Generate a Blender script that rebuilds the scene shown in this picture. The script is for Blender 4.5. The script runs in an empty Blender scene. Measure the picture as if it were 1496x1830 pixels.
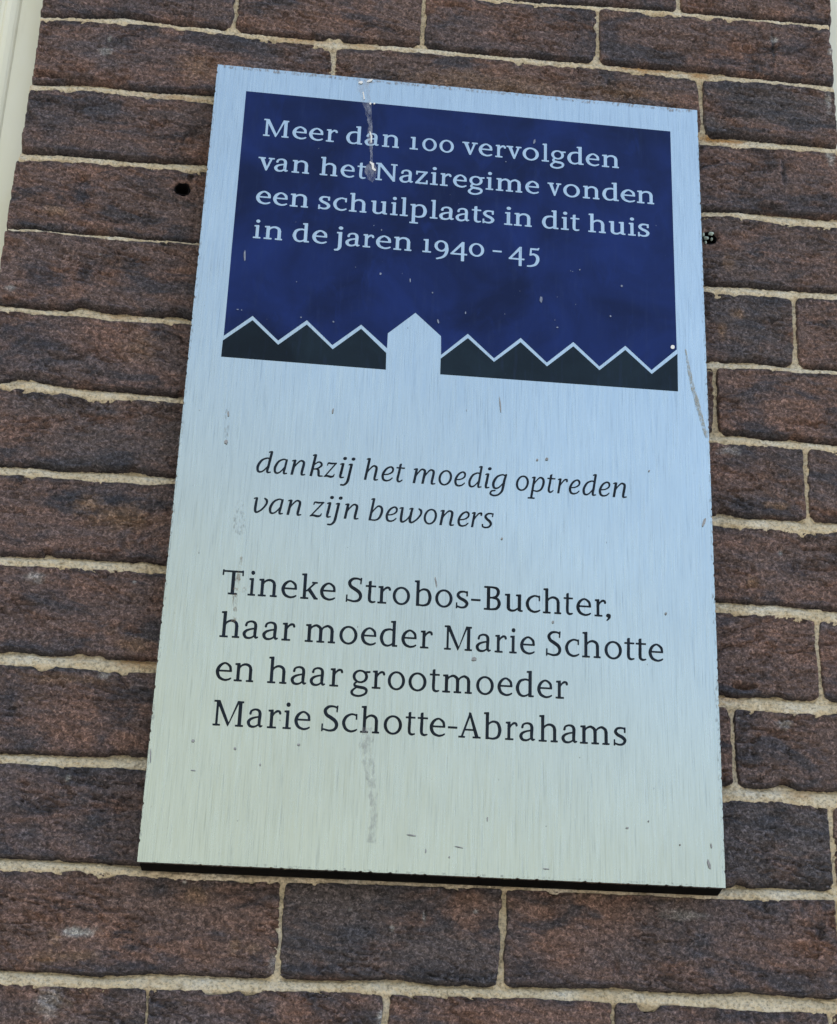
import bpy, math, random
import numpy as np
from mathutils import Matrix, Vector

random.seed(7)
SC = bpy.context.scene
COL = SC.collection
PW = 0.40                    # width of the plaque in metres
PH = PW * 1.7255             # its height
PT = 0.0215                   # how far its face stands off the brickwork
ZB = 2.10                    # height of its lower edge above the street

# ------------------------------------------------------------------ camera
FPX, PPX, PPY = 3093.0, 972.0, 1350.0          # focal length and principal point, photo pixels
CORN = [((0, PH), (389, 115)), ((PW, PH), (1246, 197)), ((PW, 0), (1297, 1587)), ((0, 0), (245, 1540))]


def solve_camera():
    A = []
    for (x, y), (u, v) in CORN:
        u = u - PPX; v = -(v - PPY)
        A.append([x, y, 1, 0, 0, 0, -u * x, -u * y, -u])
        A.append([0, 0, 0, x, y, 1, -v * x, -v * y, -v])
    H = np.linalg.svd(np.array(A, float))[2][-1].reshape(3, 3)
    Ki = np.diag([1 / FPX, 1 / FPX, 1.0])
    B = Ki @ H
    if B[2, 2] < 0:
        B = -B
    B[2] *= -1                                     # blender cameras look along -z
    s = 2.0 / (np.linalg.norm(B[:, 0]) + np.linalg.norm(B[:, 1]))
    B = B * s
    X, Z, t = B[:, 0], B[:, 1], B[:, 2]
    Y = np.cross(Z, X)
    U, _, Vt = np.linalg.svd(np.stack([X, Y, Z], axis=1))
    R = U @ Vt                                     # world -> camera
    C = -R.T @ t
    return R, C + np.array([0, -PT, ZB])


RW, CAMP = solve_camera()
cd = bpy.data.cameras.new('camera')
cam = bpy.data.objects.new('camera', cd)
COL.objects.link(cam)
M = Matrix([list(r) for r in RW.T]).to_4x4()
M.translation = Vector(CAMP)
cam.matrix_world = M
cd.sensor_fit = 'VERTICAL'
cd.sensor_height = 36.0
cd.sensor_width = 36.0
cd.lens = FPX / 1830 * 36.0
cd.shift_x = -(PPX - 748) / 1830
cd.shift_y = (PPY - 915) / 1830
cd.clip_start = 0.05
cd.clip_end = 500
SC.camera = cam

# ------------------------------------------------------------------ sky, sun, exposure
SUN_EL, SUN_AZ = math.radians(46), math.radians(66)     # behind the wall, from the right: the facade is in open shade
w = bpy.data.worlds.new('World')
SC.world = w
w.use_nodes = True
nt = w.node_tree
bg = nt.nodes['Background']
sky = nt.nodes.new('ShaderNodeTexSky')
sky.sky_type = 'NISHITA'
sky.sun_disc = False
sky.sun_elevation = SUN_EL
sky.sun_rotation = SUN_AZ
sky.air_density = 1.0
sky.dust_density = 1.2
sky.ozone_density = 1.0
SKY_STRENGTH = 0.13
tc = nt.nodes.new('ShaderNodeTexCoord')
sx = nt.nodes.new('ShaderNodeSeparateXYZ'); nt.links.new(tc.outputs['Generated'], sx.inputs[0])
cn = nt.nodes.new('ShaderNodeTexNoise'); cn.inputs['Scale'].default_value = 2.6; cn.inputs['Detail'].default_value = 6; cn.inputs['Roughness'].default_value = 0.55
mp0 = nt.nodes.new('ShaderNodeMapping'); mp0.inputs['Scale'].default_value = (1, 1, 2.2); mp0.inputs['Location'].default_value = (3.1, 0.4, 1.7)
nt.links.new(tc.outputs['Generated'], mp0.inputs[0]); nt.links.new(mp0.outputs[0], cn.inputs['Vector'])
# broken white cloud: thick low down, thinning overhead
el = nt.nodes.new('ShaderNodeMapRange'); el.inputs[1].default_value = 0.33; el.inputs[2].default_value = 0.57; el.inputs[3].default_value = 0.50; el.inputs[4].default_value = -0.10
mxx = nt.nodes.new('ShaderNodeMath'); mxx.operation = 'MULTIPLY_ADD'; nt.links.new(sx.outputs[0], mxx.inputs[0]); mxx.inputs[1].default_value = 0.38; nt.links.new(sx.outputs[2], mxx.inputs[2])
nt.links.new(mxx.outputs[0], el.inputs[0])            # the cloud bank stands higher to the left of the street
ad0 = nt.nodes.new('ShaderNodeMath'); ad0.operation = 'ADD'; nt.links.new(cn.outputs['Fac'], ad0.inputs[0]); nt.links.new(el.outputs[0], ad0.inputs[1])
cr = nt.nodes.new('ShaderNodeMapRange'); cr.interpolation_type = 'SMOOTHSTEP'; cr.inputs[1].default_value = 0.50; cr.inputs[2].default_value = 0.82; cr.inputs[3].default_value = 0.20; cr.inputs[4].default_value = 0.92
nt.links.new(ad0.outputs[0], cr.inputs[0])
mx = nt.nodes.new('ShaderNodeMix'); mx.data_type = 'RGBA'
nt.links.new(cr.outputs[0], mx.inputs[0]); nt.links.new(sky.outputs[0], mx.inputs[6]); mx.inputs[7].default_value = (1.62, 1.63, 1.27, 1)
nt.links.new(mx.outputs[2], bg.inputs[0])
bg.inputs[1].default_value = SKY_STRENGTH
sd = bpy.data.lights.new('sun', 'SUN')
sd.energy = 4.5
sd.angle = math.radians(0.5)
sd.color = (1.0, 0.95, 0.87)
sun = bpy.data.objects.new('sun', sd)
COL.objects.link(sun)
sdir = Vector((math.sin(SUN_AZ) * math.cos(SUN_EL), math.cos(SUN_AZ) * math.cos(SUN_EL), math.sin(SUN_EL)))
sun.rotation_euler = sdir.to_track_quat('Z', 'Y').to_euler()
sun.location = (0, 3, 6)
SC.view_settings.view_transform = 'Standard'
SC.view_settings.look = 'None'
SC.view_settings.gamma = 1.0
SC.view_settings.exposure = 2.04
SC.render.engine = 'CYCLES'


# ------------------------------------------------------------------ helpers
def ray(px, py):
    d = np.array([(px - PPX) / FPX, -(py - PPY) / FPX, -1.0])
    return RW.T @ d


def at(px, py, y=0.0):
    """point of the facade (plane at depth y) seen at a photo pixel -> x, z"""
    d = ray(px, py)
    k = (y - CAMP[1]) / d[1]
    p = CAMP + k * d
    return float(p[0]), float(p[2])


def pl(px, py):
    return at(px, py, -PT)


def hash3(ix, iy, iz, seed):
    h = (ix.astype(np.int64) * 374761393 + iy.astype(np.int64) * 668265263 + iz.astype(np.int64) * 2147483647 + seed * 974634777) & 0xFFFFFFFF
    h = ((h ^ (h >> 13)) * 1274126177) & 0xFFFFFFFF
    h = ((h ^ (h >> 16)) * 2246822519) & 0xFFFFFFFF
    h = h ^ (h >> 15)
    return (h & 0xFFFFFF) / float(0xFFFFFF) * 2 - 1


def noise(x, z, seed=0):
    x = np.asarray(x, float); z = np.asarray(z, float)
    ix = np.floor(x); iz = np.floor(z)
    fx = x - ix; fz = z - iz
    ux = fx * fx * fx * (fx * (fx * 6 - 15) + 10); uz = fz * fz * fz * (fz * (fz * 6 - 15) + 10)
    zero = np.zeros_like(ix)
    def g(dx, dz):
        a = hash3(ix + dx, iz + dz, zero, seed) * math.pi
        return np.cos(a) * (fx - dx) + np.sin(a) * (fz - dz)
    a = g(0, 0); b = g(1, 0); c = g(0, 1); d = g(1, 1)
    return ((a + (b - a) * ux) * (1 - uz) + (c + (d - c) * ux) * uz) * 1.4


def fbm(x, z, seed=0, octaves=4, gain=0.5):
    s = 0; a = 1.0; t = 0
    for o in range(octaves):
        s = s + a * noise(x * 2 ** o + 13.7 * o, z * 2 ** o - 7.1 * o, seed + o * 17); t += a; a *= gain
    return s / t


def link(name, me, mat=None, parent=None, **props):
    o = bpy.data.objects.new(name, me)
    COL.objects.link(o)
    if mat is not None and me is not None:
        me.materials.append(mat)
    if parent is not None:
        o.parent = parent
    for k, v in props.items():
        o[k] = v
    return o


def mesh(name, verts, faces, smooth=False):
    me = bpy.data.meshes.new(name)
    me.from_pydata([tuple(map(float, v)) for v in verts], [], [tuple(map(int, f)) for f in faces])
    if smooth:
        me.polygons.foreach_set('use_smooth', [True] * len(me.polygons))
    me.update()
    return me


def grid_mesh(name, X, Y, Z, smooth=True, skirt=None, tint=None):
    """X, Y, Z arrays of shape (nz, nx); facing -y"""
    nz, nx = X.shape
    V = np.stack([X, Y, Z], -1).reshape(-1, 3)
    i = np.arange(nz - 1)[:, None] * nx + np.arange(nx - 1)[None]
    F = np.stack([i, i + 1, i + nx + 1, i + nx], -1).reshape(-1, 4)
    if skirt is not None:
        idx = np.arange(nz * nx).reshape(nz, nx)
        ring = np.concatenate([idx[0, :-1], idx[:-1, -1], idx[-1, :0:-1], idx[:0:-1, 0]])
        R = V[ring].copy(); R[:, 1] = skirt
        b = len(V); n = len(ring)
        V = np.concatenate([V, R])
        j = np.arange(n)
        F = np.concatenate([F, np.stack([ring, b + j, b + (j + 1) % n, np.roll(ring, -1)], -1)])
    me = bpy.data.meshes.new(name)
    me.vertices.add(len(V)); me.vertices.foreach_set('co', V.astype(np.float32).ravel())
    me.loops.add(len(F) * 4); me.loops.foreach_set('vertex_index', F.astype(np.int32).ravel())
    me.polygons.add(len(F))
    me.polygons.foreach_set('loop_start', np.arange(len(F), dtype=np.int32) * 4)
    me.polygons.foreach_set('loop_total', np.full(len(F), 4, np.int32))
    me.polygons.foreach_set('use_smooth', np.full(len(F), smooth))
    me.update(); me.validate()
    if tint is not None:
        T_ = np.zeros((len(V), 4), np.float32); T_[:nz * nx, :3] = np.stack(tint, -1).reshape(-1, 3); T_[:, 3] = 1
        at_ = me.color_attributes.new('stain', 'FLOAT_COLOR', 'POINT'); at_.data.foreach_set('color', T_.ravel())
    return me


def box(name, x0, x1, y0, y1, z0, z1, bevel=0.0):
    import bmesh
    bm = bmesh.new()
    bmesh.ops.create_cube(bm, size=1)
    for v in bm.verts:
        v.co = ((x0 + x1) / 2 + v.co.x * (x1 - x0), (y0 + y1) / 2 + v.co.y * (y1 - y0), (z0 + z1) / 2 + v.co.z * (z1 - z0))
    if bevel:
        bmesh.ops.bevel(bm, geom=bm.edges[:], offset=bevel, segments=2, affect='EDGES', profile=0.6)
    me = bpy.data.meshes.new(name)
    bm.to_mesh(me); bm.free()
    return me


# ------------------------------------------------------------------ materials
class NT:
    def __init__(self, name):
        self.m = bpy.data.materials.new(name); self.m.use_nodes = True
        self.t = self.m.node_tree; self.b = self.t.nodes['Principled BSDF']

    def n(self, typ, **kw):
        nd = self.t.nodes.new(typ)
        for k, v in kw.items():
            if k.startswith('i_'):
                nd.inputs[k[2:].replace('_', ' ')].default_value = v
            else:
                setattr(nd, k, v)
        return nd

    def l(self, a, b):
        self.t.links.new(a, b)

    def pos(self, scale=(1, 1, 1), rand=0.0):
        g = self.n('ShaderNodeNewGeometry')
        mp = self.n('ShaderNodeMapping'); mp.inputs['Scale'].default_value = scale
        src = g.outputs['Position']
        if rand:
            oi = self.n('ShaderNodeObjectInfo')
            mu = self.n('ShaderNodeMath', operation='MULTIPLY'); self.l(oi.outputs['Random'], mu.inputs[0]); mu.inputs[1].default_value = rand
            cb = self.n('ShaderNodeCombineXYZ'); self.l(mu.outputs[0], cb.inputs[0]); self.l(mu.outputs[0], cb.inputs[1])
            ad = self.n('ShaderNodeVectorMath', operation='ADD'); self.l(src, ad.inputs[0]); self.l(cb.outputs[0], ad.inputs[1])
            src = ad.outputs[0]
        self.l(src, mp.inputs['Vector'])
        return mp.outputs[0]

    def noise(self, vec, scale, detail=4, rough=0.55, dist=0.0):
        nd = self.n('ShaderNodeTexNoise'); nd.inputs['Scale'].default_value = scale
        nd.inputs['Detail'].default_value = detail; nd.inputs['Roughness'].default_value = rough
        nd.inputs['Distortion'].default_value = dist
        self.l(vec, nd.inputs['Vector'])
        return nd.outputs['Fac']

    def ramp(self, fac, stops):
        r = self.n('ShaderNodeValToRGB'); e = r.color_ramp.elements
        while len(e) > 1: e.remove(e[0])
        e[0].position = stops[0][0]; e[0].color = self.c(stops[0][1])
        for p, c in stops[1:]:
            x = e.new(p); x.color = self.c(c)
        self.l(fac, r.inputs[0])
        return r.outputs[0]

    @staticmethod
    def c(v):
        return (v, v, v, 1) if isinstance(v, (int, float)) else (*v, 1)

    def mix(self, fac, a, b, mode='MIX'):
        x = self.n('ShaderNodeMix', data_type='RGBA', blend_type=mode)
        for s, v in ((x.inputs[0], fac), (x.inputs[6], a), (x.inputs[7], b)):
            if isinstance(v, bpy.types.NodeSocket): self.l(v, s)
            elif s.type == 'VALUE': s.default_value = v
            else: s.default_value = self.c(v)
        return x.outputs[2]

    def bump(self, h, strength, dist, prev=None):
        b = self.n('ShaderNodeBump'); b.inputs['Strength'].default_value = strength; b.inputs['Distance'].default_value = dist
        self.l(h, b.inputs['Height'])
        if prev is not None: self.l(prev, b.inputs['Normal'])
        return b.outputs[0]

    def set(self, **kw):
        for k, v in kw.items():
            s = self.b.inputs[k.replace('_', ' ')]
            if isinstance(v, bpy.types.NodeSocket): self.l(v, s)
            else: s.default_value = self.c(v) if s.type == 'RGBA' else v


def brick_material():
    m = NT('brick')
    p = m.pos(rand=9.0)
    ps = m.pos(scale=(0.45, 1, 1.0), rand=5.0)
    oi = m.n('ShaderNodeObjectInfo').outputs['Random']
    base = m.ramp(oi, [(0.0, (0.160, 0.116, 0.108)), (0.25, (0.125, 0.107, 0.108)), (0.5, (0.195, 0.130, 0.110)), (0.75, (0.146, 0.118, 0.120)), (1.0, (0.172, 0.122, 0.108))])
    red = m.ramp(m.noise(ps, 26, 5, 0.6, 0.4), [(0.46, 0.0), (0.64, 0.7)])
    c = m.mix(red, base, (0.275, 0.155, 0.112))
    dark = m.ramp(m.noise(ps, 34, 6, 0.62, 0.8), [(0.50, 0.0), (0.62, 0.8)])
    c = m.mix(dark, c, (0.070, 0.070, 0.082))
    och = m.ramp(m.noise(p, 48, 5, 0.6, 0.3), [(0.66, 0.0), (0.80, 0.4)])
    c = m.mix(och, c, (0.36, 0.23, 0.13))
    wh = m.ramp(m.noise(p, 60, 6, 0.7, 0.0), [(0.70, 0.0), (0.80, 0.5)])
    c = m.mix(wh, c, (0.40, 0.38, 0.36))
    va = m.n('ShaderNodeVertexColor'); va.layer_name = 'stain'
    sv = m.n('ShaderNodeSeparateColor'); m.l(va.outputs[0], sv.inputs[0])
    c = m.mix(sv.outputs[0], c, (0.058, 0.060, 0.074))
    c = m.mix(sv.outputs[1], c, (0.30, 0.19, 0.12))
    c = m.mix(sv.outputs[2], c, (0.52, 0.51, 0.49))
    g = m.noise(p, 400, 5, 0.72, 0.8)
    c = m.mix(1.0, c, m.ramp(g, [(0.36, 0.36), (0.46, 0.82), (0.54, 1.2), (0.64, 2.5)]), 'MULTIPLY')
    pit = m.ramp(m.noise(p, 210, 4, 0.6), [(0.66, 0.0), (0.72, 0.75)])
    c = m.mix(pit, c, (0.05, 0.045, 0.045))
    sp = m.ramp(m.noise(p, 800, 3, 0.6), [(0.68, 0.0), (0.78, 0.6)])
    c = m.mix(sp, c, (0.30, 0.27, 0.24))
    h1 = m.noise(p, 430, 5, 0.72, 0.6)
    h2 = m.noise(ps, 230, 5, 0.65, 0.6)
    b = m.bump(h2, 1.0, 0.0060)
    b = m.bump(h1, 1.0, 0.0028, b)
    m.set(Base_Color=c, Roughness=0.88, Normal=b)
    m.b.inputs['Specular IOR Level'].default_value = 0.35
    return m.m


def mortar_material():
    m = NT('mortar')
    p = m.pos()
    c = m.ramp(m.noise(p, 30, 5, 0.6), [(0.3, (0.66, 0.535, 0.35)), (0.5, (0.77, 0.65, 0.455)), (0.7, (0.82, 0.745, 0.60))])
    # rust coloured run-off beside the upper corner of the plaque
    och = m.ramp(m.noise(p, 34, 4, 0.6), [(0.56, 0.0), (0.72, 0.45)])
    c = m.mix(och, c, (0.56, 0.40, 0.22))
    c = m.mix(m.ramp(m.noise(p, 75, 5, 0.7), [(0.56, 0.0), (0.70, 0.55)]), c, (0.34, 0.29, 0.21))
    va = m.n('ShaderNodeVertexColor'); va.layer_name = 'stain'
    sv = m.n('ShaderNodeSeparateColor'); m.l(va.outputs[0], sv.inputs[0])
    c = m.mix(sv.outputs[1], c, (0.50, 0.27, 0.10))
    g = m.noise(p, 700, 4, 0.65)
    c = m.mix(1.0, c, m.ramp(m.noise(p, 420, 4, 0.7), [(0.36, 0.52), (0.47, 0.92), (0.56, 1.06), (0.66, 1.12)]), 'MULTIPLY')
    b = m.bump(m.noise(p, 500, 5, 0.7), 1.0, 0.0022)
    m.set(Base_Color=c, Roughness=0.95, Normal=b)
    m.b.inputs['Specular IOR Level'].default_value = 0.2
    return m.m


def metal_material():
    m = NT('brushed_metal')
    pf = m.pos(scale=(1, 1, 0.022))
    pc = m.pos(scale=(1, 1, 0.05))
    p = m.pos()
    f = m.noise(pf, 1500, 3, 0.6)
    f2 = m.noise(pc, 420, 3, 0.6)
    cloud = m.noise(p, 9, 4, 0.5)
    c = m.ramp(f, [(0.30, (0.44, 0.485, 0.47)), (0.42, (0.55, 0.60, 0.57)), (0.55, (0.575, 0.625, 0.59)), (0.75, (0.62, 0.67, 0.635))])
    c = m.mix(1.0, c, m.ramp(f2, [(0.3, 0.965), (0.6, 1.01)]), 'MULTIPLY')
    c = m.mix(1.0, c, m.ramp(cloud, [(0.3, 0.95), (0.7, 1.02)]), 'MULTIPLY')
    sp = m.ramp(m.noise(p, 420, 2, 0.4), [(0.755, 0.0), (0.79, 0.6)])
    c = m.mix(sp, c, (0.20, 0.20, 0.19))
    r = m.ramp(f2, [(0.3, 0.21), (0.7, 0.29)])
    b = m.bump(f, 0.16, 0.0002)
    b = m.bump(f2, 0.05, 0.0003, b)
    m.set(Base_Color=c, Metallic=1.0, Roughness=r, Normal=b)
    return m.m


def paint_material(name, col, speck=True, rough=0.28):
    m = NT(name)
    p = m.pos()
    pv = m.pos(scale=(1, 1, 0.12))
    big = m.noise(p, 14, 4, 0.55, 0.6)
    c = m.mix(m.ramp(big, [(0.36, 0.0), (0.66, 1.0)]), tuple(v * 0.66 for v in col), tuple(min(1, v * 1.6 + 0.001) for v in col))  # smears and the panel's sheen, both put into the colour as noise
    c = m.mix(m.ramp(m.noise(m.pos(scale=(1, 1, 0.5)), 45, 5, 0.65, 1.2), [(0.56, 0.0), (0.74, 0.5)]), c, tuple(v * 1.9 + 0.002 for v in col))
    c = m.mix(m.ramp(m.noise(pv, 260, 4, 0.6), [(0.55, 0.0), (0.75, 0.16)]), c, (0.03, 0.05, 0.13))
    dust = m.ramp(m.noise(p, 600, 2, 0.5), [(0.74, 0.0), (0.80, 0.35)])
    c = m.mix(dust, c, (0.12, 0.15, 0.25))
    rr = m.ramp(big, [(0.3, rough), (0.7, rough + 0.14)])
    b = m.bump(m.noise(pv, 500, 3, 0.6), 0.12, 0.0003)
    m.set(Base_Color=c, Roughness=rr, Normal=b)
    m.b.inputs['Specular IOR Level'].default_value = 0.18
    return m.m


def simple_material(name, col, rough=0.6, scale=200, var=0.15, alpha=1.0):
    m = NT(name)
    p = m.pos()
    c = m.mix(1.0, col, m.ramp(m.noise(p, scale, 4, 0.6), [(0.3, 1 - var), (0.7, 1 + var)]), 'MULTIPLY')
    m.set(Base_Color=c, Roughness=rough, Alpha=alpha)
    if max(col) < 0.01: m.b.inputs['Specular IOR Level'].default_value = 0.1
    return m.m


def frame_material():
    m = NT('cream_paint')
    p = m.pos(scale=(1, 1, 0.3))
    c = m.ramp(m.noise(p, 16, 4, 0.6), [(0.35, (0.80, 0.78, 0.60)), (0.6, (0.84, 0.83, 0.70))])
    c = m.mix(m.ramp(m.noise(p, 40, 5, 0.6), [(0.6, 0.0), (0.8, 0.35)]), c, (0.55, 0.52, 0.33))
    m.set(Base_Color=c, Roughness=0.45, Normal=m.bump(m.noise(p, 120, 3, 0.5), 0.15, 0.0006))
    return m.m


M_BRICK = brick_material()
M_MORT = mortar_material()
M_METAL = metal_material()
M_BLUE = paint_material('blue_enamel', (0.0035, 0.0125, 0.078))
M_DARK = paint_material('dark_slate_enamel', (0.004, 0.0105, 0.017))
M_INK = paint_material('black_ink', (0.005, 0.009, 0.015), rough=0.32)
M_BLACK = simple_material('black_backing', (0.002, 0.002, 0.002), 0.75)
M_FRAME = frame_material()

# ------------------------------------------------------------------ brickwork, traced course by course
# each bed joint: upper edge and lower edge, photo pixels
JOINTS = [
    # above the frame on the left, enters it on the right
    ([(932, -1), (980, 2), (1083, 4), (1200, 15), (1290, 22), (1380, 32), (1494, 40)],
     [(914, 2), (998, 9), (1066, 14), (1200, 23), (1290, 31), (1430, 42), (1494, 48)]),
    ([(75, 25), (150, 27), (220, 22), (290, 36), (368, 43), (418, 49), (480, 57), (595, 66), (751, 78), (860, 90), (998, 101), (1070, 108), (1256, 122), (1394, 138), (1494, 148)],
     [(77, 32), (130, 33), (200, 39), (270, 42), (334, 50), (420, 60), (480, 66), (530, 73), (595, 83), (680, 86), (751, 91), (870, 101), (980, 112), (1070, 120), (1135, 127), (1256, 141), (1360, 146), (1430, 154), (1494, 162)]),
    ([(63, 144), (167, 147), (267, 157), (384, 163), (1249, 238), (1320, 241), (1394, 248), (1494, 259)],
     [(60, 158), (150, 159), (200, 164), (267, 172), (330, 176), (381, 184), (1252, 256), (1394, 264), (1494, 271)]),
    ([(40, 266), (134, 271), (234, 282), (371, 287), (1254, 371), (1325, 373), (1400, 379), (1494, 387)],
     [(38, 282), (110, 284), (167, 287), (267, 296), (369, 304), (1254, 384), (1308, 383), (1394, 397), (1420, 399), (1494, 404)]),
    ([(20, 403), (60, 402), (84, 408), (134, 414), (217, 416), (300, 428), (358, 431), (1258, 503), (1344, 507), (1426, 514), (1496, 517)],
     [(15, 411), (84, 414), (134, 419), (180, 424), (234, 429), (300, 431), (354, 436), (1258, 517), (1344, 524), (1418, 530), (1496, 533)]),
    ([(0, 538), (30, 541), (70, 546), (120, 549), (146, 543), (180, 551), (225, 555), (342, 566), (1262, 640), (1371, 644), (1430, 652), (1496, 656)],
     [(0, 553), (84, 560), (140, 563), (196, 570), (270, 573), (341, 577), (1263, 656), (1371, 658), (1420, 664), (1496, 667)]),
    ([(0, 680), (28, 672), (60, 675), (112, 685), (160, 690), (225, 694), (327, 705), (1266, 770), (1317, 772), (1370, 779), (1426, 783), (1496, 789)],
     [(0, 688), (84, 695), (157, 708), (253, 712), (327, 717), (1267, 787), (1371, 792), (1496, 803)]),
    ([(0, 827), (60, 829), (112, 836), (200, 838), (313, 847), (1272, 915), (1394, 923), (1496, 930)],
     [(0, 844), (70, 848), (140, 855), (200, 858), (253, 863), (312, 861), (1272, 934), (1364, 940), (1440, 947), (1496, 947)]),
    ([(0, 987), (148, 993), (235, 1000), (251, 996), (298, 1005), (1277, 1070), (1394, 1077), (1496, 1088)],
     [(0, 1006), (118, 1010), (221, 1016), (297, 1023), (1278, 1090), (1394, 1096), (1496, 1108)]),
    ([(0, 1161), (40, 1160), (89, 1168), (140, 1166), (207, 1173), (279, 1177), (1283, 1235), (1310, 1242), (1364, 1241), (1420, 1247), (1496, 1249)],
     [(0, 1185), (89, 1186), (177, 1194), (277, 1198), (1284, 1258), (1333, 1265), (1440, 1270), (1496, 1272)]),
    ([(0, 1341), (148, 1347), (261, 1349), (1289, 1400), (1364, 1406), (1496, 1411)],
     [(0, 1359), (118, 1366), (190, 1368), (260, 1373), (1290, 1425), (1394, 1428), (1474, 1438), (1496, 1438)]),
    ([(0, 1529), (100, 1534), (242, 1543), (1299, 1583), (1400, 1584), (1496, 1590)],
     [(0, 1550), (84, 1553), (160, 1552), (244, 1561), (500, 1572), (900, 1585), (1289, 1603), (1386, 1604), (1496, 1605)]),
    ([(0, 1731), (134, 1738), (180, 1744), (267, 1737), (401, 1743), (509, 1746), (600, 1750), (694, 1747), (790, 1758), (892, 1761), (1040, 1763), (1100, 1762), (1170, 1770), (1256, 1773), (1340, 1772), (1496, 1784)],
     [(0, 1754), (200, 1761), (368, 1765), (440, 1767), (600, 1767), (680, 1772), (753, 1776), (860, 1778), (960, 1782), (1200, 1791), (1350, 1803), (1496, 1806)]),
]
# head joints of each course below joint k: (x left, x right, y) rows from top to bottom, photo pixels
HEADS = {
    0: [[(419, 426, 5), (418, 424, 25), (411, 421, 47)], [(755, 762, -5), (752, 760, 40), (750, 758, 76)], [(1066, 1072, 15), (1067, 1072, 60), (1064, 1073, 107)]],
    1: [[(589, 602, 84), (592, 600, 105), (592, 599, 135)], [(1246, 1257, 142), (1250, 1258, 180), (1253, 1259, 215), (1252, 1262, 238)]],
    4: [[(1415, 1424, 530), (1419, 1425, 590), (1420, 1429, 648)]],
    5: [[(1276, 1283, 656), (1276, 1281, 690), (1276, 1284, 740), (1274, 1287, 772)]],
    6: [[(1436, 1446, 804), (1438, 1444, 850), (1443, 1449, 924)]],
    8: [[(1457, 1467, 1107), (1459, 1464, 1150), (1464, 1470, 1200), (1465, 1475, 1245)]],
    9: [[(1299, 1314, 1260), (1306, 1313, 1285), (1310, 1316, 1350), (1311, 1321, 1402)]],
    10: [[(1480, 1491, 1438), (1485, 1491, 1500), (1492, 1499, 1588)]],
    11: [[(500, 512, 1574), (499, 506, 1620), (497, 503, 1680), (489, 498, 1735)], [(898, 905, 1584), (894, 907, 1655), (893, 901, 1700), (887, 902, 1758)]],
    12: [[(261, 267, 1764), (260, 264, 1800), (257, 264, 1830)], [(683, 698, 1772), (684, 697, 1800), (680, 694, 1830)], [(1094, 1101, 1787), (1094, 1100, 1830)]],
}
HID = {0: [], 1: [], 2: [.03, .40, .78], 3: [.2, .6, .985], 4: [.03, .42, .80], 5: [.2, .62], 6: [.04, .42, .8], 7: [.2, .6, .98],
       8: [.04, .42, .81], 9: [.22, .62], 10: [.04, .43, .81], 11: [1.215], 12: [1.19]}

XL = at(75, 0)[0]                     # left end of the pier
XR = at(1487, 60)[0]                  # right end
COURSE = 0.0668


def curve(pts, seed):
    q = sorted(at(*p) for p in pts)
    xs = np.array([a for a, b in q]); zs = np.array([b for a, b in q])
    # beyond the traced part the joint runs on level
    return lambda X: np.interp(X, xs, zs) + 0.0007 * fbm(np.asarray(X) * 70, np.zeros_like(X) + seed, seed, 4, 0.6)


UP = [curve(j[0], 11 + i) for i, j in enumerate(JOINTS)]
LO = [curve(j[1], 51 + i) for i, j in enumerate(JOINTS)]
NJ = len(JOINTS)


def extend(base, k, seed):
    z0 = float(np.mean(base(np.linspace(XL, XR, 30)))) + k * COURSE
    return lambda X: z0 + 0.0011 * fbm(np.asarray(X) * 50, np.zeros_like(X) + seed, seed, 4, 0.6)


# courses above and below the picture
NUP, NDN = 9, 5
UPS = [extend(UP[0], NUP - i, 300 + i) for i in range(NUP)] + UP + [extend(UP[-1], -(i + 1), 400 + i) for i in range(NDN)]
LOS = [extend(LO[0], NUP - i, 350 + i) for i in range(NUP)] + LO + [extend(LO[-1], -(i + 1), 450 + i) for i in range(NDN)]


def head_curve(rows, side, seed):
    pts = sorted((at((r[0], r[1])[side], r[2])[::-1]) for r in rows)
    zs = np.array([a for a, b in pts]); xs = np.array([b for a, b in pts])
    return lambda Z: np.interp(Z, zs, xs) + 0.0005 * fbm(np.asarray(Z) * 110, np.zeros_like(Z) + seed, seed, 3, 0.6)


def straight(x, seed):
    return lambda Z: x + 0.0009 * fbm(np.asarray(Z) * 80, np.zeros_like(Z) + seed, seed, 3, 0.6)


pier = link('brick_pier', None, label='dark brown brick pier with sandy mortar joints behind the memorial plaque', category='brick wall')
pier.empty_display_size = 0.1

HOLES = [(*at(326, 337), 0.0058), (*at(1268, 425), 0.0060)]
PITS = [(*at(341, 315), 0.0016, 0.010), (*at(1280, 425), 0.0012, 0.02)]
# gouges and hollows seen in single bricks: x, y (photo px), half width, half height (px), depth (mm)
DENTS = [(82, 130, 45, 7, 5), (1375, 368, 28, 6, 4), (1330, 1225, 22, 6, 5), (1102, 1728, 6, 12, 2), (40, 1078, 34, 3, 2), (146, 318, 9, 9, 2.5),
         (1382, 80, 2, 38, 1.6), (1400, 305, 3, 38, 1.4), (760, 1628, 3, 9, 1.5), (1420, 1012, 4, 8, 2.0), (215, 1262, 40, 3, 1.6), (20, 1162, 26, 5, 4),
         (498, 1728, 5, 12, 4), (160, 345, 20, 7, 1.6), (1430, 1545, 6, 6, 1.5), (320, 487, 30, 5, 1.5), (60, 672, 60, 4, 3), (1345, 1015, 5, 12, 2.0), (1420, 1320, 20, 4, 1.5)]
DENTS = [(*at(a, b), c / 2500, d / 2100, e / 620) for a, b, c, d, e in DENTS]


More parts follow.
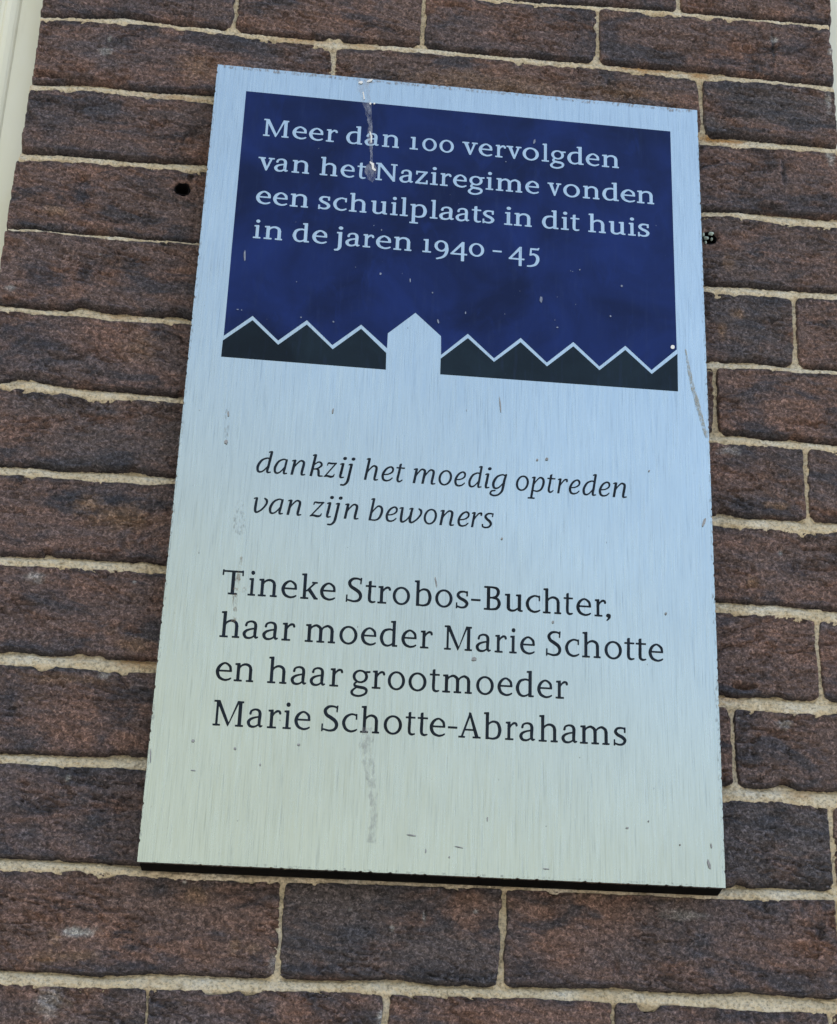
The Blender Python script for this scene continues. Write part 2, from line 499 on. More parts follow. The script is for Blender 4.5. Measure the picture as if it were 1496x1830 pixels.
# stains seen in the photograph: x, y, half width, half height (px), amount; burnt dark, ochre, lime white
STAIN_D = [(145, 345, 26, 24, .9), (1382, 82, 4, 40, .9), (1402, 308, 6, 42, .7), (130, 890, 40, 16, .9), (205, 895, 32, 16, .9), (135, 1000, 40, 10, .5), (65, 500, 35, 30, .6), (152, 486, 14, 26, .8), (60, 610, 60, 22, .6), (130, 1085, 30, 10, .4),
           (1340, 900, 60, 16, .8), (1330, 1420, 40, 12, .6), (1330, 1275, 40, 12, .8), (20, 1260, 22, 40, .7), (1420, 1010, 40, 20, .5), (1090, 60, 24, 40, .6), (1290, 110, 60, 12, .7), (1440, 90, 50, 30, .5), (800, 1745, 120, 12, .7), (560, 1735, 60, 12, .8), (940, 1740, 40, 20, .6),
           (1330, 1815, 120, 10, .8), (300, 470, 30, 10, .5), (240, 290, 60, 8, .5), (470, 1600, 40, 20, .4), (285, 1590, 28, 16, .8), (200, 370, 14, 9, .7), (1300, 190, 30, 20, .6), (90, 225, 40, 25, .5), (160, 470, 20, 10, .6), (1395, 540, 90, 10, .4)]
STAIN_O = [(215, 925, 60, 22, .7), (160, 900, 26, 14, .7), (100, 375, 22, 10, .7), (110, 1212, 80, 8, .6), (240, 1152, 28, 14, .6), (200, 1125, 12, 8, .4), (80, 1715, 26, 8, .6), (130, 1708, 50, 7, .6), (1390, 902, 28, 7, .8), (330, 950, 1, 1, 0), (355, 120, 40, 30, .5), (880, 150, 200, 26, .55), (1120, 165, 90, 20, .5),
           (1290, 590, 10, 16, .7), (1318, 560, 14, 10, .6), (1345, 1040, 10, 10, .8), (350, 1600, 20, 16, .6), (1200, 1600, 90, 10, .5), (1050, 1590, 60, 14, .5), (420, 1690, 8, 14, .6), (450, 1695, 16, 8, .6), (300, 1530, 1, 1, 0), (90, 1790, 30, 14, .3), (160, 1768, 14, 6, .7), (1420, 605, 10, 14, .4), (250, 625, 40, 30, .35), (1300, 470, 14, 18, .5)]
STAIN_W = [(190, 92, 12, 8, .6), (196, 70, 3, 6, .8), (140, 1664, 26, 8, .9), (122, 1390, 4, 4, 1), (1396, 986, 4, 5, .9), (1405, 1292, 16, 9, .6), (88, 1790, 26, 22, .45), (684, 1818, 8, 10, .9), (1384, 70, 8, 8, .8), (1300, 805, 22, 8, .5), (240, 1040, 3, 3, 1), (1320, 1283, 3, 3, 1), (700, 1660, 3, 4, .7), (758, 1638, 3, 8, .8),
           (330, 1575, 3, 3, .9), (625, 1625, 3, 4, .6), (186, 1206, 10, 6, .5), (180, 455, 3, 3, .8), (1220, 1635, 40, 8, .35), (62, 1030, 20, 7, .5), (70, 1035, 12, 8, .5), (490, 1720, 10, 20, .5), (700, 1815, 1, 1, 0), (20, 515, 10, 6, .6), (850, 1630, 4, 3, .6), (1480, 180, 6, 30, .6), (1486, 92, 8, 8, .8), (1484, 282, 8, 20, .7), (1050, 1820, 1, 1, 0)]
RUST_M = [(1150, 120, 70, 12, .9), (1250, 130, 40, 12, .8), (1290, 248, 50, 12, 1), (540, 68, 60, 12, .6), (650, 80, 40, 10, .5), (960, 100, 70, 8, .4), (300, 172, 70, 10, .5), (250, 1180, 50, 12, .7), (140, 1172, 20, 8, .4), (1300, 1245, 40, 12, .4), (215, 562, 50, 10, .5), (1430, 1418, 30, 10, .4)]


def field(X, Z, lst):
    r_ = np.zeros_like(X)
    n1 = fbm(X * 90, Z * 90, 61, 4, 0.6); n2 = fbm(X * 420, Z * 420, 62, 3, 0.6)
    for x, y, w_, h_, a_ in lst:
        q = np.hypot((X - x) / w_, (Z - y) / h_)
        if q.min() > 1.8: continue
        r_ = np.maximum(r_, a_ * np.clip(1.35 - q + 0.9 * n1 + 0.5 * n2, 0, 1))
    return np.clip(r_, 0, 1)


def conv(l): return [(*at(a, b), c / 2550, d / 2250, e) for a, b, c, d, e in l]


STAIN_D, STAIN_O, STAIN_W, RUST_M = conv(STAIN_D), conv(STAIN_O), conv(STAIN_W), conv(RUST_M)


def make_brick(lx, rx, bz, tz, seed, g):
    """lx, rx: functions of z; bz, tz: functions of x"""
    rnd = random.Random(seed)
    xm0, xm1 = float(lx(np.array([0.0 + float(bz(np.array([0.2]))[0])]))[0]), float(rx(np.array([float(bz(np.array([0.2]))[0])]))[0])
    xc = (xm0 + xm1) / 2
    zb, zt = float(bz(np.array([xc]))[0]), float(tz(np.array([xc]))[0])
    e = 0.0016                                         # how far the sheet runs past the outline
    def spread(w_):
        f = min(0.00055, g * 0.5); k_ = 9
        a_ = np.arange(k_) * f
        n_ = max(3, int((w_ - 2 * k_ * f) / g))
        q_ = np.concatenate([a_, np.linspace(k_ * f, w_ - k_ * f, n_), w_ - a_[::-1]])
        return q_ / w_
    u = spread(xm1 - xm0 + 2 * e)[None]; v = spread(zt - zb + 2 * e)[:, None]
    zg = zb - e + v * (zt - zb + 2 * e) + 0 * u
    L = lx(zg); R = rx(zg)
    X = L - e + u * (R - L + 2 * e)
    B = bz(X); T = tz(X)
    Z = B - e + v * (T - B + 2 * e)
    L = lx(Z) - 0.0008; R = rx(Z) + 0.0008; B = B + 0.0002; T = T - 0.0005
    dx = np.minimum(X - L, R - X); dz = np.minimum(Z - B, T - Z)
    rc = 0.0032
    d = np.minimum(dx, dz)
    cm = (dx < rc) & (dz < rc)
    d = np.where(cm, rc - np.sqrt((rc - dx) ** 2 + (rc - dz) ** 2), d)
    d = d + 0.0009 * fbm(X * 110, Z * 110, seed, 4, 0.65)
    chip = np.clip(fbm(X * 30, Z * 30, seed + 5, 3, 0.5) - 0.24, 0, 1) * 0.016
    d = d - chip
    rr = 0.0017
    s = np.clip(d / rr, 0, 1)
    prof = 0.010 * (1 - np.sqrt(np.clip(1 - (1 - s) ** 2, 0, 1))) + np.clip(-d, 0, 1) * 3
    off = rnd.uniform(-0.0011, 0.0011); slant = rnd.uniform(-60, 110)
    rel = 0.0016 * fbm(X * 14, Z * 20, seed + 1, 3) + 0.0025 * fbm(X * 50 + Z * slant, Z * 120, seed + 2, 4, 0.62) + 0.0008 * fbm(X * 240, Z * 300, seed + 3, 2, 0.65)
    nn_ = fbm(X * 20 + Z * slant * 0.4, Z * 62, seed + 21, 4, 0.62)
    crease = np.clip(1 - np.abs(nn_) * 13, 0, 1) * np.clip(0.45 + 2.4 * fbm(X * 17, Z * 22, seed + 23, 2), 0, 1) * 0.0032
    gou = crease + np.clip(fbm(X * 28, Z * 80, seed + 4, 4, 0.6) - 0.32, 0, 1) * 0.009
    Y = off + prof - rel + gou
    for hx, hz, sx, sz, dp in DENTS:
        q = np.hypot((X - hx) / sx, (Z - hz) / sz) + 0.35 * fbm(X * 150, Z * 150, 77, 3)
        Y = Y + dp * np.clip(1.15 - q, 0, 1) ** 0.8
    for hx, hz, hr in HOLES:
        q = np.hypot(X - hx, Z - hz) + 0.0006 * fbm(X * 260, Z * 260, 9, 3)
        Y = np.where(q < hr, 0.086, Y + 0.002 * np.clip(1 - (q - hr) / 0.0016, 0, 1))
    for hx, hz, hr, dp in PITS:
        q = np.hypot((X - hx) * 0.55, Z - hz)
        Y = np.where(q < hr * 0.8, Y + dp, Y)
    Y = np.clip(Y, -0.006, 0.088)
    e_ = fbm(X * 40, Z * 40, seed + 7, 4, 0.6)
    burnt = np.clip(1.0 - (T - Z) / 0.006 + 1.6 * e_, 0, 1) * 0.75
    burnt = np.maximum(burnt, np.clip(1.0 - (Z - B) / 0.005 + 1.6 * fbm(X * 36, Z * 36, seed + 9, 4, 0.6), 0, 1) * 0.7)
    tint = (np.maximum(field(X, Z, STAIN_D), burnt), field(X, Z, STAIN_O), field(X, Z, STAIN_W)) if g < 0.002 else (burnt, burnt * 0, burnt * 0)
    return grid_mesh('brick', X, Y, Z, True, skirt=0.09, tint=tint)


def make_mortar(X, Z, t, seed, over, flat=0.0):
    """t: 0 at the lower edge of a joint, 1 at its upper edge"""
    Y = 0.0005 + (0.0062 * np.clip(t, 0, 1) ** 1.9) + flat
    Y = Y - 0.0011 * fbm(X * 45, Z * 60, seed, 3) - 0.0017 * fbm(X * 170, Z * 230, seed + 3, 3, 0.75) - 0.0009 * noise(X * 520, Z * 520, seed + 8)
    Y = Y + over * 0.9
    return grid_mesh('mortar_joint', X, Y, Z, True, tint=(0 * X, field(X, Z, RUST_M), 0 * X))


nrow = len(UPS) - 1
xs_all = np.linspace(XL, XR, 20)
for k in range(nrow):
    tz = LOS[k]; bz = UPS[k + 1]
    kk = k - NUP
    inpic = -1 <= kk <= NJ - 1
    g = 0.00115 if inpic else 0.0035
    cuts = []
    if 0 <= kk < NJ:
        for i, rows in enumerate(HEADS.get(kk, [])):
            cuts.append((head_curve(rows, 0, 900 + kk * 9 + i), head_curve(rows, 1, 940 + kk * 9 + i)))
        for i, h in enumerate(HID.get(kk, [])):
            x = h * PW
            cuts.append((straight(x - 0.0018, 700 + kk * 5 + i), straight(x + 0.0018, 740 + kk * 5 + i)))
    else:
        o = 0.03 if kk % 2 else 0.225
        for i, h in enumerate([o - .19 * (kk % 2), o + .19, o + .57, o + .95]):
            x = h * PW
            if XL + 0.04 < x < XR - 0.04:
                cuts.append((straight(x - 0.0018, 700 + k * 5 + i), straight(x + 0.0018, 740 + k * 5 + i)))
    zc = float(tz(np.array([0.2]))[0]) - 0.03
    cuts.sort(key=lambda c: float(c[0](np.array([zc]))[0]))
    edges = [straight(XL + random.uniform(-0.0015, 0.0015), 20 + k)]
    for a, b in cuts:
        edges += [a, b]
    edges.append(straight(XR + random.uniform(-0.002, 0.001), 60 + k))
    for i in range(0, len(edges), 2):
        me = make_brick(edges[i], edges[i + 1], bz, tz, 1000 + k * 37 + i, g)
        link('brick', me, M_BRICK, pier)
    # mortar of the head joints
    for i, (a, b) in enumerate(cuts):
        z0 = float(bz(np.array([0.2]))[0]) - 0.006; z1 = float(tz(np.array([0.2]))[0]) + 0.006
        nz = int((z1 - z0) / 0.0009) if inpic else 24
        zz = np.linspace(z0, z1, nz)[:, None]; uu = np.linspace(0, 1, 16)[None]
        A = a(zz); Bq = b(zz)
        X = A - 0.006 + uu * (Bq - A + 0.012)
        t = 0.62 + 0 * X
        link('mortar_joint', make_mortar(X, zz + 0 * X, t, 2100 + k * 9 + i, np.clip(np.maximum(A - X, X - Bq) - 0.0015, 0, 1)), M_MORT, pier)
for k in range(len(UPS)):
    kk = k - NUP
    inpic = -1 <= kk <= NJ
    nx = int((XR - XL) / (0.00095 if inpic else 0.004))
    X = np.linspace(XL + 0.001, XR - 0.002, nx)[None]
    nz = 26 if inpic else 10
    v = np.linspace(-0.5, 1.5, nz)[:, None]
    a = LOS[k](X); b = UPS[k](X)
    Z = a + v * (b - a); X = X + 0 * Z
    Z = np.where(v < 0, a + v * 0.012, np.where(v > 1, b + (v - 1) * 0.012, Z))
    link('mortar_joint', make_mortar(X, Z, v + 0 * Z, 3000 + k * 7, np.clip(np.maximum(a - Z, Z - b) - 0.0015, 0, 1)), M_MORT, pier)
ztop = float(UPS[0](np.array([0.2]))[0]) + 0.004; zbot = float(LOS[-1](np.array([0.2]))[0]) - 0.004
link('wall_core', box('wall_core', XL + 0.004, XR - 0.004, 0.0885, 0.26, zbot, ztop), M_MORT, pier)  # unseen slab added behind the bricks to block light

# black liners added in the two drilled holes, standing in for their shade
M_HOLE_SHADE = simple_material('hole_shade_black', (0.006, 0.005, 0.005), 0.8)
for hx, hz, hr in HOLES:
    n = 28; V = []; F = []
    for j, (rr_, y) in enumerate([(1.04, 0.0006), (0.93, 0.0006), (0.90, 0.05), (0.0, 0.05), (1.04, 0.07)]):
        for i in range(n):
            a = 2 * math.pi * i / n
            k_ = rr_ * (1 + 0.05 * math.sin(3 * a + hx * 99) + 0.04 * math.sin(7 * a))
            V.append((hx + math.cos(a) * hr * k_, y + (0.0005 * math.sin(5 * a) if j < 2 else 0), hz + math.sin(a) * hr * k_))
    for j0, j1 in ((0, 1), (1, 2), (2, 3), (4, 0)):
        for i in range(n):
            F.append((j0 * n + i, j0 * n + (i + 1) % n, j1 * n + (i + 1) % n, j1 * n + i))
    link('hole_shade_liner', mesh('hole_shade_liner', V, F), M_HOLE_SHADE, pier)

# crumbs of old plaster left in the drilled hole beside the plaque
import bmesh
M_CRUMB = simple_material('mint_plaster', (0.42, 0.52, 0.47), 0.9, 300, 0.3)
for i, (cx, cy, rx_, rz_) in enumerate([(1271, 417, 5.5, 3.2), (1262, 425, 5, 2.6), (1272, 427, 2.4, 2.4), (1261, 433, 2.6, 3.0), (1257, 419, 3, 4)]):
    bm = bmesh.new(); bmesh.ops.create_icosphere(bm, subdivisions=2, radius=1)
    x, z = at(cx, cy)
    for v in bm.verts:
        n = 1 + 0.35 * float(noise(np.array([v.co.x * 1.7 + i * 5]), np.array([v.co.z * 1.7 + v.co.y]), 5)[0])
        v.co = (x + v.co.x * rx_ / 2500 * n, 0.0005 + v.co.y * 0.002, z + v.co.z * rz_ / 2300 * n)
    me = bpy.data.meshes.new('plaster_crumb'); bm.to_mesh(me); bm.free()
    link('plaster_crumb', me, M_CRUMB, pier)

# ------------------------------------------------------------------ painted window frames either side of the pier
def frame(x_at, sgn, label):
    """profile runs away from the brick edge; sgn -1: to the left"""
    t = link('window_frame', None, label=label, category='window frame', group='cream window frames beside the brick pier')
    z0, z1 = zbot, ztop
    prof = [(0.012, 0.10), (0.012, 0.032), (0.0, 0.030), (-0.0235, 0.030), (-0.0250, 0.0285), (-0.0270, 0.0275), (-0.0310, 0.0268), (-0.0345, 0.0272), (-0.0362, 0.0285), (-0.0372, 0.0300),
            (-0.0400, 0.0300), (-0.0415, 0.0275), (-0.0450, 0.0262), (-0.060, 0.0262), (-0.061, 0.031), (-0.30, 0.032), (-0.301, 0.10)]
    def seg(name, pts):
        V = []; F = []
        for i, (a, b) in enumerate(pts):
            x = x_at - sgn * a
            V += [(x, b, z0), (x, b, z1)]
        for i in range(len(pts) - 1):
            q = (2 * i, 2 * i + 2, 2 * i + 3, 2 * i + 1)
            F.append(q if sgn > 0 else q[::-1])
        me = mesh(name, V, F)
        me.polygons.foreach_set('use_smooth', [False] * len(me.polygons))
        o = link(name, me, M_FRAME, t)
        return o
    seg('flat_board', prof[:4]); seg('moulding', prof[3:11]); seg('outer_board', prof[10:])  # outer board widened out of view so that it blocks the sun
    return t


frame(XL, -1, 'cream painted window frame with a raised moulding left of the brick pier')
frame(XR + 0.004, 1, 'cream painted window frame just showing at the upper right end of the brick pier')

# ------------------------------------------------------------------ the pavement at the foot of the wall, unseen, added to bounce light up
m_ = NT('pavement'); p_ = m_.pos()
m_.set(Base_Color=m_.ramp(m_.noise(p_, 3, 6, 0.6), [(0.3, (0.11, 0.105, 0.10)), (0.7, (0.18, 0.17, 0.155))]), Roughness=0.9)
link('pavement', mesh('pavement', [(-200, -200, 0), (200, -200, 0), (200, 200, 0), (-200, 200, 0)], [(0, 1, 2, 3)]), m_.m, kind='structure')

# ------------------------------------------------------------------ the plaque
plaque = link('memorial_plaque', None, label='brushed metal memorial plaque with dark blue panel and Dutch lettering on the brick pier', category='plaque')
plaque.empty_display_size = 0.1
YF = -PT


def rough_rect(x0, x1, z0, z1, step, amp, seed):
    P = []
    def side(ax, az, bx, bz, nx, nz, s):
        n = int(math.hypot(bx - ax, bz - az) / step)
        for i in range(n):
            t = i / n
            x = ax + (bx - ax) * t; z = az + (bz - az) * t
            d = amp * (max(0, float(noise(np.array([x * 300 + s]), np.array([z * 300]), seed)[0]) - 0.15) * 1.5 + 0.12 * float(noise(np.array([x * 900]), np.array([z * 900 + s]), seed + 1)[0]))
            if i == 0: d = 0
            P.append((x + nx * d, z + nz * d))
    side(x0, z0, x1, z0, 0, 1, 0); side(x1, z0, x1, z1, -1, 0, 5); side(x1, z1, x0, z1, 0, -1, 9); side(x0, z1, x0, z0, 1, 0, 15)
    return P


def prism(name, pts, y0, y1, mat, parent, **kw):
    bm = bmesh.new()
    f = bm.faces.new([bm.verts.new((x, y0, z)) for x, z in pts])
    b = bm.faces.new([bm.verts.new((x, y1, z)) for x, z in reversed(pts)])
    fv = list(f.verts); bv = list(b.verts)[::-1]
    n = len(fv)
    for i in range(n):
        bm.faces.new((fv[i], bv[i], bv[(i + 1) % n], fv[(i + 1) % n]))
    bmesh.ops.recalc_face_normals(bm, faces=bm.faces[:])
    me = bpy.data.meshes.new(name); bm.to_mesh(me); bm.free()
    return link(name, me, mat, parent, **kw)


prism('face_plate', rough_rect(0, PW, ZB, ZB + PH, 0.0011, 0.0011, 4), YF, YF + 0.0024, M_METAL, plaque)
link('backing_board', box('backing_board', 0.0009, PW - 0.0009, YF + 0.0030, -0.0005, ZB + 0.0006, ZB + PH - 0.0008, 0.0009), M_BLACK, plaque)
link('gap_filler', box('gap_filler', 0.0016, PW - 0.0016, YF + 0.0022, YF + 0.0032, ZB + 0.0012, ZB + PH - 0.0014), M_BLACK, plaque)  # black filler added in the gap between plate and backing


def flat(name, polys, off, mat, parent, **kw):
    """flat print: closed outlines in photo pixels, laid on the plate"""
    bm = bmesh.new()
    for poly in polys:
        vs = [bm.verts.new((*[pl(*p)[0]], YF - off, pl(*p)[1])) for p in poly]
        f = bm.faces.new(vs)
        f.normal_update()
        if f.normal.y > 0: f.normal_flip()
    bmesh.ops.triangulate(bm, faces=bm.faces[:])
    me = bpy.data.meshes.new(name); bm.to_mesh(me); bm.free()
    return link(name, me, mat, parent, **kw)


blue = [(440, 163), (1198, 235), (1209.5, 624.4), (1164.6, 661.2), (1117.6, 617.7), (1071.4, 654.8), (1024.7, 611), (977.4, 647.8), (930.6, 603.7), (883, 640.2), (836.2, 596.3), (788.3, 634.2),
        (788.2, 600.6), (742.6, 558.8), (693.2, 595.6), (691.8, 622.2), (645.6, 580), (594, 616.6), (548.5, 572), (497, 608.5), (451.5, 564.4), (400, 600)]
flat('blue_panel', [blue], 0.00015, M_BLUE, plaque)
roofl = [(398.2, 608.5), (451.5, 572.3), (497.2, 616.2), (548.5, 580), (594.7, 624.2), (645.6, 587.6), (690.4, 631), (689.7, 660.5), (395.2, 637.3)]
roofr = [(787.6, 641), (836.2, 604.3), (883, 646.8), (930.4, 611.6), (977.6, 654.8), (1024.7, 618.9), (1071.4, 661.6), (1117.6, 625.5), (1164.8, 668.4), (1210.8, 632.2), (1211.8, 699.4), (786.7, 668.8)]
flat('roof_silhouette', [roofl], 0.00015, M_DARK, plaque, label='dark row of three gabled roofs left of the bare metal house')
flat('roof_silhouette', [roofr], 0.00015, M_DARK, plaque, label='dark row of gabled roofs right of the bare metal house')

# ------------------------------------------------------------------ lettering: every glyph drawn as pen strokes, then outlined
def sd_poly(X, Y, P):
    P = np.array(P, float); n = len(P)
    d = np.full(X.shape, 1e18); s = np.ones(X.shape)
    for i in range(n):
        a = P[i]; b = P[i - 1]; ex, ey = b - a
        wx, wy = X - a[0], Y - a[1]
        t = np.clip((wx * ex + wy * ey) / (ex * ex + ey * ey), 0, 1)
        d = np.minimum(d, (wx - ex * t) ** 2 + (wy - ey * t) ** 2)
        c1 = Y >= a[1]; c2 = Y < b[1]; c3 = ex * wy > ey * wx
        s = np.where((c1 & c2 & c3) | (~c1 & ~c2 & ~c3), -s, s)
    return s * np.sqrt(d)


def sd_curve(X, Y, pts):
    P = np.array(pts, float)
    P = np.vstack([2 * P[0] - P[1], P, 2 * P[-1] - P[-2]])
    Q = []
    for i in range(1, len(P) - 2):
        for t in np.linspace(0, 1, 7)[:-1]:
            a, b, c, d = P[i - 1:i + 3]
            Q.append(0.5 * ((2 * b) + (c - a) * t + (2 * a - 5 * b + 4 * c - d) * t * t + (3 * b - a - 3 * c + d) * t ** 3))
    Q.append(P[-2])
    Q = np.array(Q)
    D = np.full(X.shape, 1e9)
    for a, b in zip(Q[:-1], Q[1:]):
        ex, ey = b[0] - a[0], b[1] - a[1]
        wx, wy = X - a[0], Y - a[1]
        t = np.clip((wx * ex + wy * ey) / max(1e-9, ex * ex + ey * ey), 0, 1)
        D = np.minimum(D, np.hypot(wx - ex * t, wy - ey * t) - (a[2] + (b[2] - a[2]) * t) / 2)
    return D


def sd_ell(X, Y, cx, cy, rx, ry):
    x = (X - cx) / rx; y = (Y - cy) / ry
    k0 = np.sqrt(x * x + y * y) + 1e-9
    k1 = np.sqrt((x / rx) ** 2 + (y / ry) ** 2) + 1e-9
    return k0 * (k0 - 1) / k1


def smin(a, b, k=9.0):
    h = np.clip(0.5 + 0.5 * (b - a) / k, 0, 1)
    return b + (a - b) * h - k * h * (1 - h)


SW, ST = 74, 34          # stem width, serif thickness


def B(x0, x1, y0, y1): return ('p', [(x0, y0), (x1, y0), (x1, y1), (x0, y1)])
def PL(*p): return ('p', list(p))
def C(*p): return ('c', list(p))
def RING(cx, cy, rx, ry, ix, iy): return ('r', cx, cy, rx, ry, ix, iy)
def DOT(x, y, r): return ('e', x, y, r, r)
def stem(x, y0, y1, w_=SW): return B(x - w_ / 2, x + w_ / 2, y0, y1)
def foot(a, b, y=0): return B(a, b, y, y + ST)
def flag(x, y, l=80, w_=SW): return PL((x + w_ / 2, y + 4), (x + w_ / 2, y - 60), (x - w_ / 2, y - 44), (x - w_ / 2 - l + 30, y - 40), (x - w_ / 2 - l + 30, y - 8))
def arch(a, b): return C((a + 10, 340, 26), (a + 65, 430, 34), (a + 150, 478, 46), (b - 85, 470, 56), (b - 20, 415, 66), (b, 330, SW))
BOWL_R = C((110, 370, 26), (175, 450, 34), (270, 487, 44), (380, 440, 62), (436, 260, 78), (395, 80, 64), (290, 14, 44), (190, 10, 36), (100, 34, 28))

G = {
    'n': [stem(100, 0, 480), flag(100, 500), arch(100, 425), stem(425, 0, 340), foot(0, 205), foot(322, 505)],
    'h': [stem(100, 0, 715), flag(100, 735), arch(100, 420), stem(420, 0, 340), foot(0, 205), foot(318, 500)],
    'm': [stem(100, 0, 480), flag(100, 500), arch(100, 390), stem(390, 0, 340), arch(390, 678), stem(678, 0, 340), foot(0, 196), foot(297, 487), foot(585, 762)],
    'u': [stem(100, 90, 480), flag(100, 500), C((100, 150, SW), (108, 65, 66), (170, 16, 52), (260, 22, 40), (350, 90, 26)), stem(388, 20, 480), flag(388, 500), foot(388, 470)],
    'r': [stem(100, 0, 480), flag(100, 500), foot(0, 228), C((115, 320, 26), (165, 410, 34), (235, 468, 48), (300, 462, 48), (318, 415, 54))],
    'i': [stem(112, 0, 480), flag(112, 500), foot(0, 216), DOT(118, 668, 52)],
    'j': [stem(150, -60, 480), flag(150, 500), C((150, 0, SW), (142, -110, 66), (95, -190, 50), (30, -205, 48)), DOT(156, 668, 52)],
    'l': [stem(115, 0, 715), flag(115, 735), foot(0, 226)],
    't': [C((104, 340, 66), (100, 160, 68), (112, 55, 60), (170, 14, 46), (245, 30, 26)), B(73, 137, 300, 600), PL((73, 590), (137, 600), (137, 632), (85, 624)), B(0, 256, 466, 500)],
    'e': [C((380, 292, 54), (352, 405, 56), (225, 490, 36), (95, 405, 64), (39, 245, 78), (95, 85, 66), (225, 16, 46), (330, 30, 38), (392, 66, 28)), B(50, 406, 252, 286)],
    'o': [RING(235, 250, 235, 262, 163, 222)],
    'a': [C((76, 372, 54), (100, 446, 40), (190, 488, 38), (285, 468, 54), (328, 385, 72), (324, 200, 72), (324, 100, 66), (352, 30, 46), (402, 44, 22)),
          C((318, 292, 28), (200, 266, 36), (90, 215, 54), (38, 130, 74), (78, 34, 60), (165, 8, 44), (250, 34, 34), (320, 96, 26))],
    'c': [C((375, 462, 34), (320, 484, 34), (225, 488, 40), (98, 405, 64), (39, 250, 78), (95, 88, 66), (215, 18, 48), (320, 30, 40), (395, 70, 26)), B(366, 398, 352, 498)],
    'd': [C((380, 420, 26), (320, 474, 34), (230, 487, 42), (100, 425, 62), (39, 240, 78), (90, 70, 62), (185, 12, 44), (285, 36, 32), (370, 110, 24)), stem(370, 0, 715), flag(370, 735), foot(370, 465)],
    'b': [BOWL_R, stem(100, -6, 715), flag(100, 735)],
    'p': [BOWL_R, stem(100, -255, 480), flag(100, 500), foot(0, 228, -262)],
    'g': [RING(240, 318, 195, 182, 130, 146), C((150, 158, 30), (100, 102, 44), (118, 42, 56), (225, 14, 66), (350, -6, 66), (415, -66, 58), (385, -165, 46), (240, -234, 40), (92, -216, 48), (34, -140, 58), (72, -64, 42), (150, 4, 30)),
          PL((370, 425), (493, 440), (493, 478), (380, 466))],
    's': [C((280, 470, 34), (200, 488, 38), (98, 468, 50), (48, 378, 66), (105, 292, 70), (220, 228, 74), (288, 140, 68), (240, 40, 50), (140, 14, 38), (40, 44, 32)), B(270, 302, 362, 500), PL((4, -8), (34, -8), (32, 150), (6, 150))],
    'v': [PL((50, 480), (138, 480), (255, 80), (225, -8)), PL((352, 480), (398, 480), (250, -8), (225, -8)), foot(0, 190, 466), foot(298, 454, 466)],
    'z': [B(25, 345, 458, 500), PL((275, 470), (345, 470), (80, 28), (8, 28)), B(8, 350, 0, 42), PL((22, 370), (50, 370), (58, 500), (25, 500)), PL((318, 20), (352, 0), (356, 140), (328, 140))],
    'k': [stem(100, 0, 715), flag(100, 735), foot(0, 205), PL((130, 222), (170, 222), (395, 478), (345, 478)), PL((178, 262), (245, 318), (430, 30), (350, 20)), B(290, 432, 468, 500), B(356, 455, 0, 34)],
    'M': [stem(92, 0, 660, 50), B(0, 150, 655, 690), PL((62, 690), (150, 690), (418, 70), (385, -8)), PL((385, -8), (415, 40), (662, 690), (618, 690)), stem(692, 0, 680, 82), B(618, 775, 655, 690), foot(0, 186), foot(588, 790)],
    'N': [stem(85, 0, 660, 48), B(0, 140, 655, 690), PL((50, 690), (140, 690), (560, 60), (548, -10), (520, -10)), stem(538, -8, 680, 48), B(448, 622, 655, 690), foot(0, 172)],
    'A': [PL((280, 700), (305, 640), (105, 20), (62, 20)), PL((262, 700), (312, 700), (522, 20), (438, 20)), B(160, 420, 205, 238), foot(0, 166), foot(372, 572)],
    'B': [stem(112, 10, 680, 76), C((40, 672, 34), (210, 672, 38), (330, 640, 60), (372, 535, 74), (325, 410, 56), (220, 364, 36), (110, 360, 34)), C((220, 360, 34), (350, 325, 58), (398, 190, 76), (340, 55, 62), (210, 17, 40), (40, 17, 34)), foot(0, 150), B(0, 150, 656, 690)],
    'S': [C((380, 655, 34), (290, 684, 38), (165, 668, 56), (80, 565, 76), (120, 445, 76), (235, 368, 82), (350, 280, 82), (395, 165, 76), (345, 50, 60), (215, 8, 42), (60, 40, 34)), PL((372, 535), (400, 530), (412, 705), (380, 705)), PL((2, -12), (34, -12), (36, 185), (6, 185))],
    'T': [stem(285, 0, 670, 78), foot(178, 400), B(8, 535, 655, 690), PL((0, 560), (30, 560), (36, 712), (6, 708)), PL((512, 560), (540, 560), (536, 705), (506, 708))],
    ',': [DOT(62, 34, 50), C((88, 40, 50), (84, -30, 42), (30, -105, 22))],
    '-': [B(0, 243, 242, 284)],
    '1': [stem(122, 0, 490), flag(122, 505, 90), foot(0, 246)],
    '0': [RING(215, 250, 215, 258, 150, 220)],
    '9': [RING(190, 290, 190, 212, 124, 172), C((345, 290, 66), (360, 150, 72), (320, -30, 64), (230, -150, 50), (70, -222, 34))],
    '4': [stem(345, -235, 480, 66), PL((330, 510), (378, 510), (378, 470), (60, 40), (10, 40)), B(6, 465, 6, 46)],
    '5': [B(95, 330, 445, 492), PL((300, 470), (330, 470), (352, 520), (330, 520)), PL((95, 470), (125, 470), (110, 215), (76, 215)), C((90, 232, 36), (190, 262, 52), (290, 190, 74), (314, 40, 78), (250, -130, 62), (130, -205, 46), (20, -222, 40))],
}
IW = 60
def iflag(x, y): return C((x - 62, y - 30, 24), (x - 25, y - 10, 32), (x + 6, y - 14, 44))
def itail(x): return C((x, 200, IW), (x, 70, IW - 4), (x + 22, 12, 42), (x + 88, 26, 24))
def iarch(a, b): return C((a + 6, 210, 22), (a + 55, 350, 28), (b - 100, 478, 38), (b - 22, 455, 52), (b, 370, IW), (b, 200, IW))
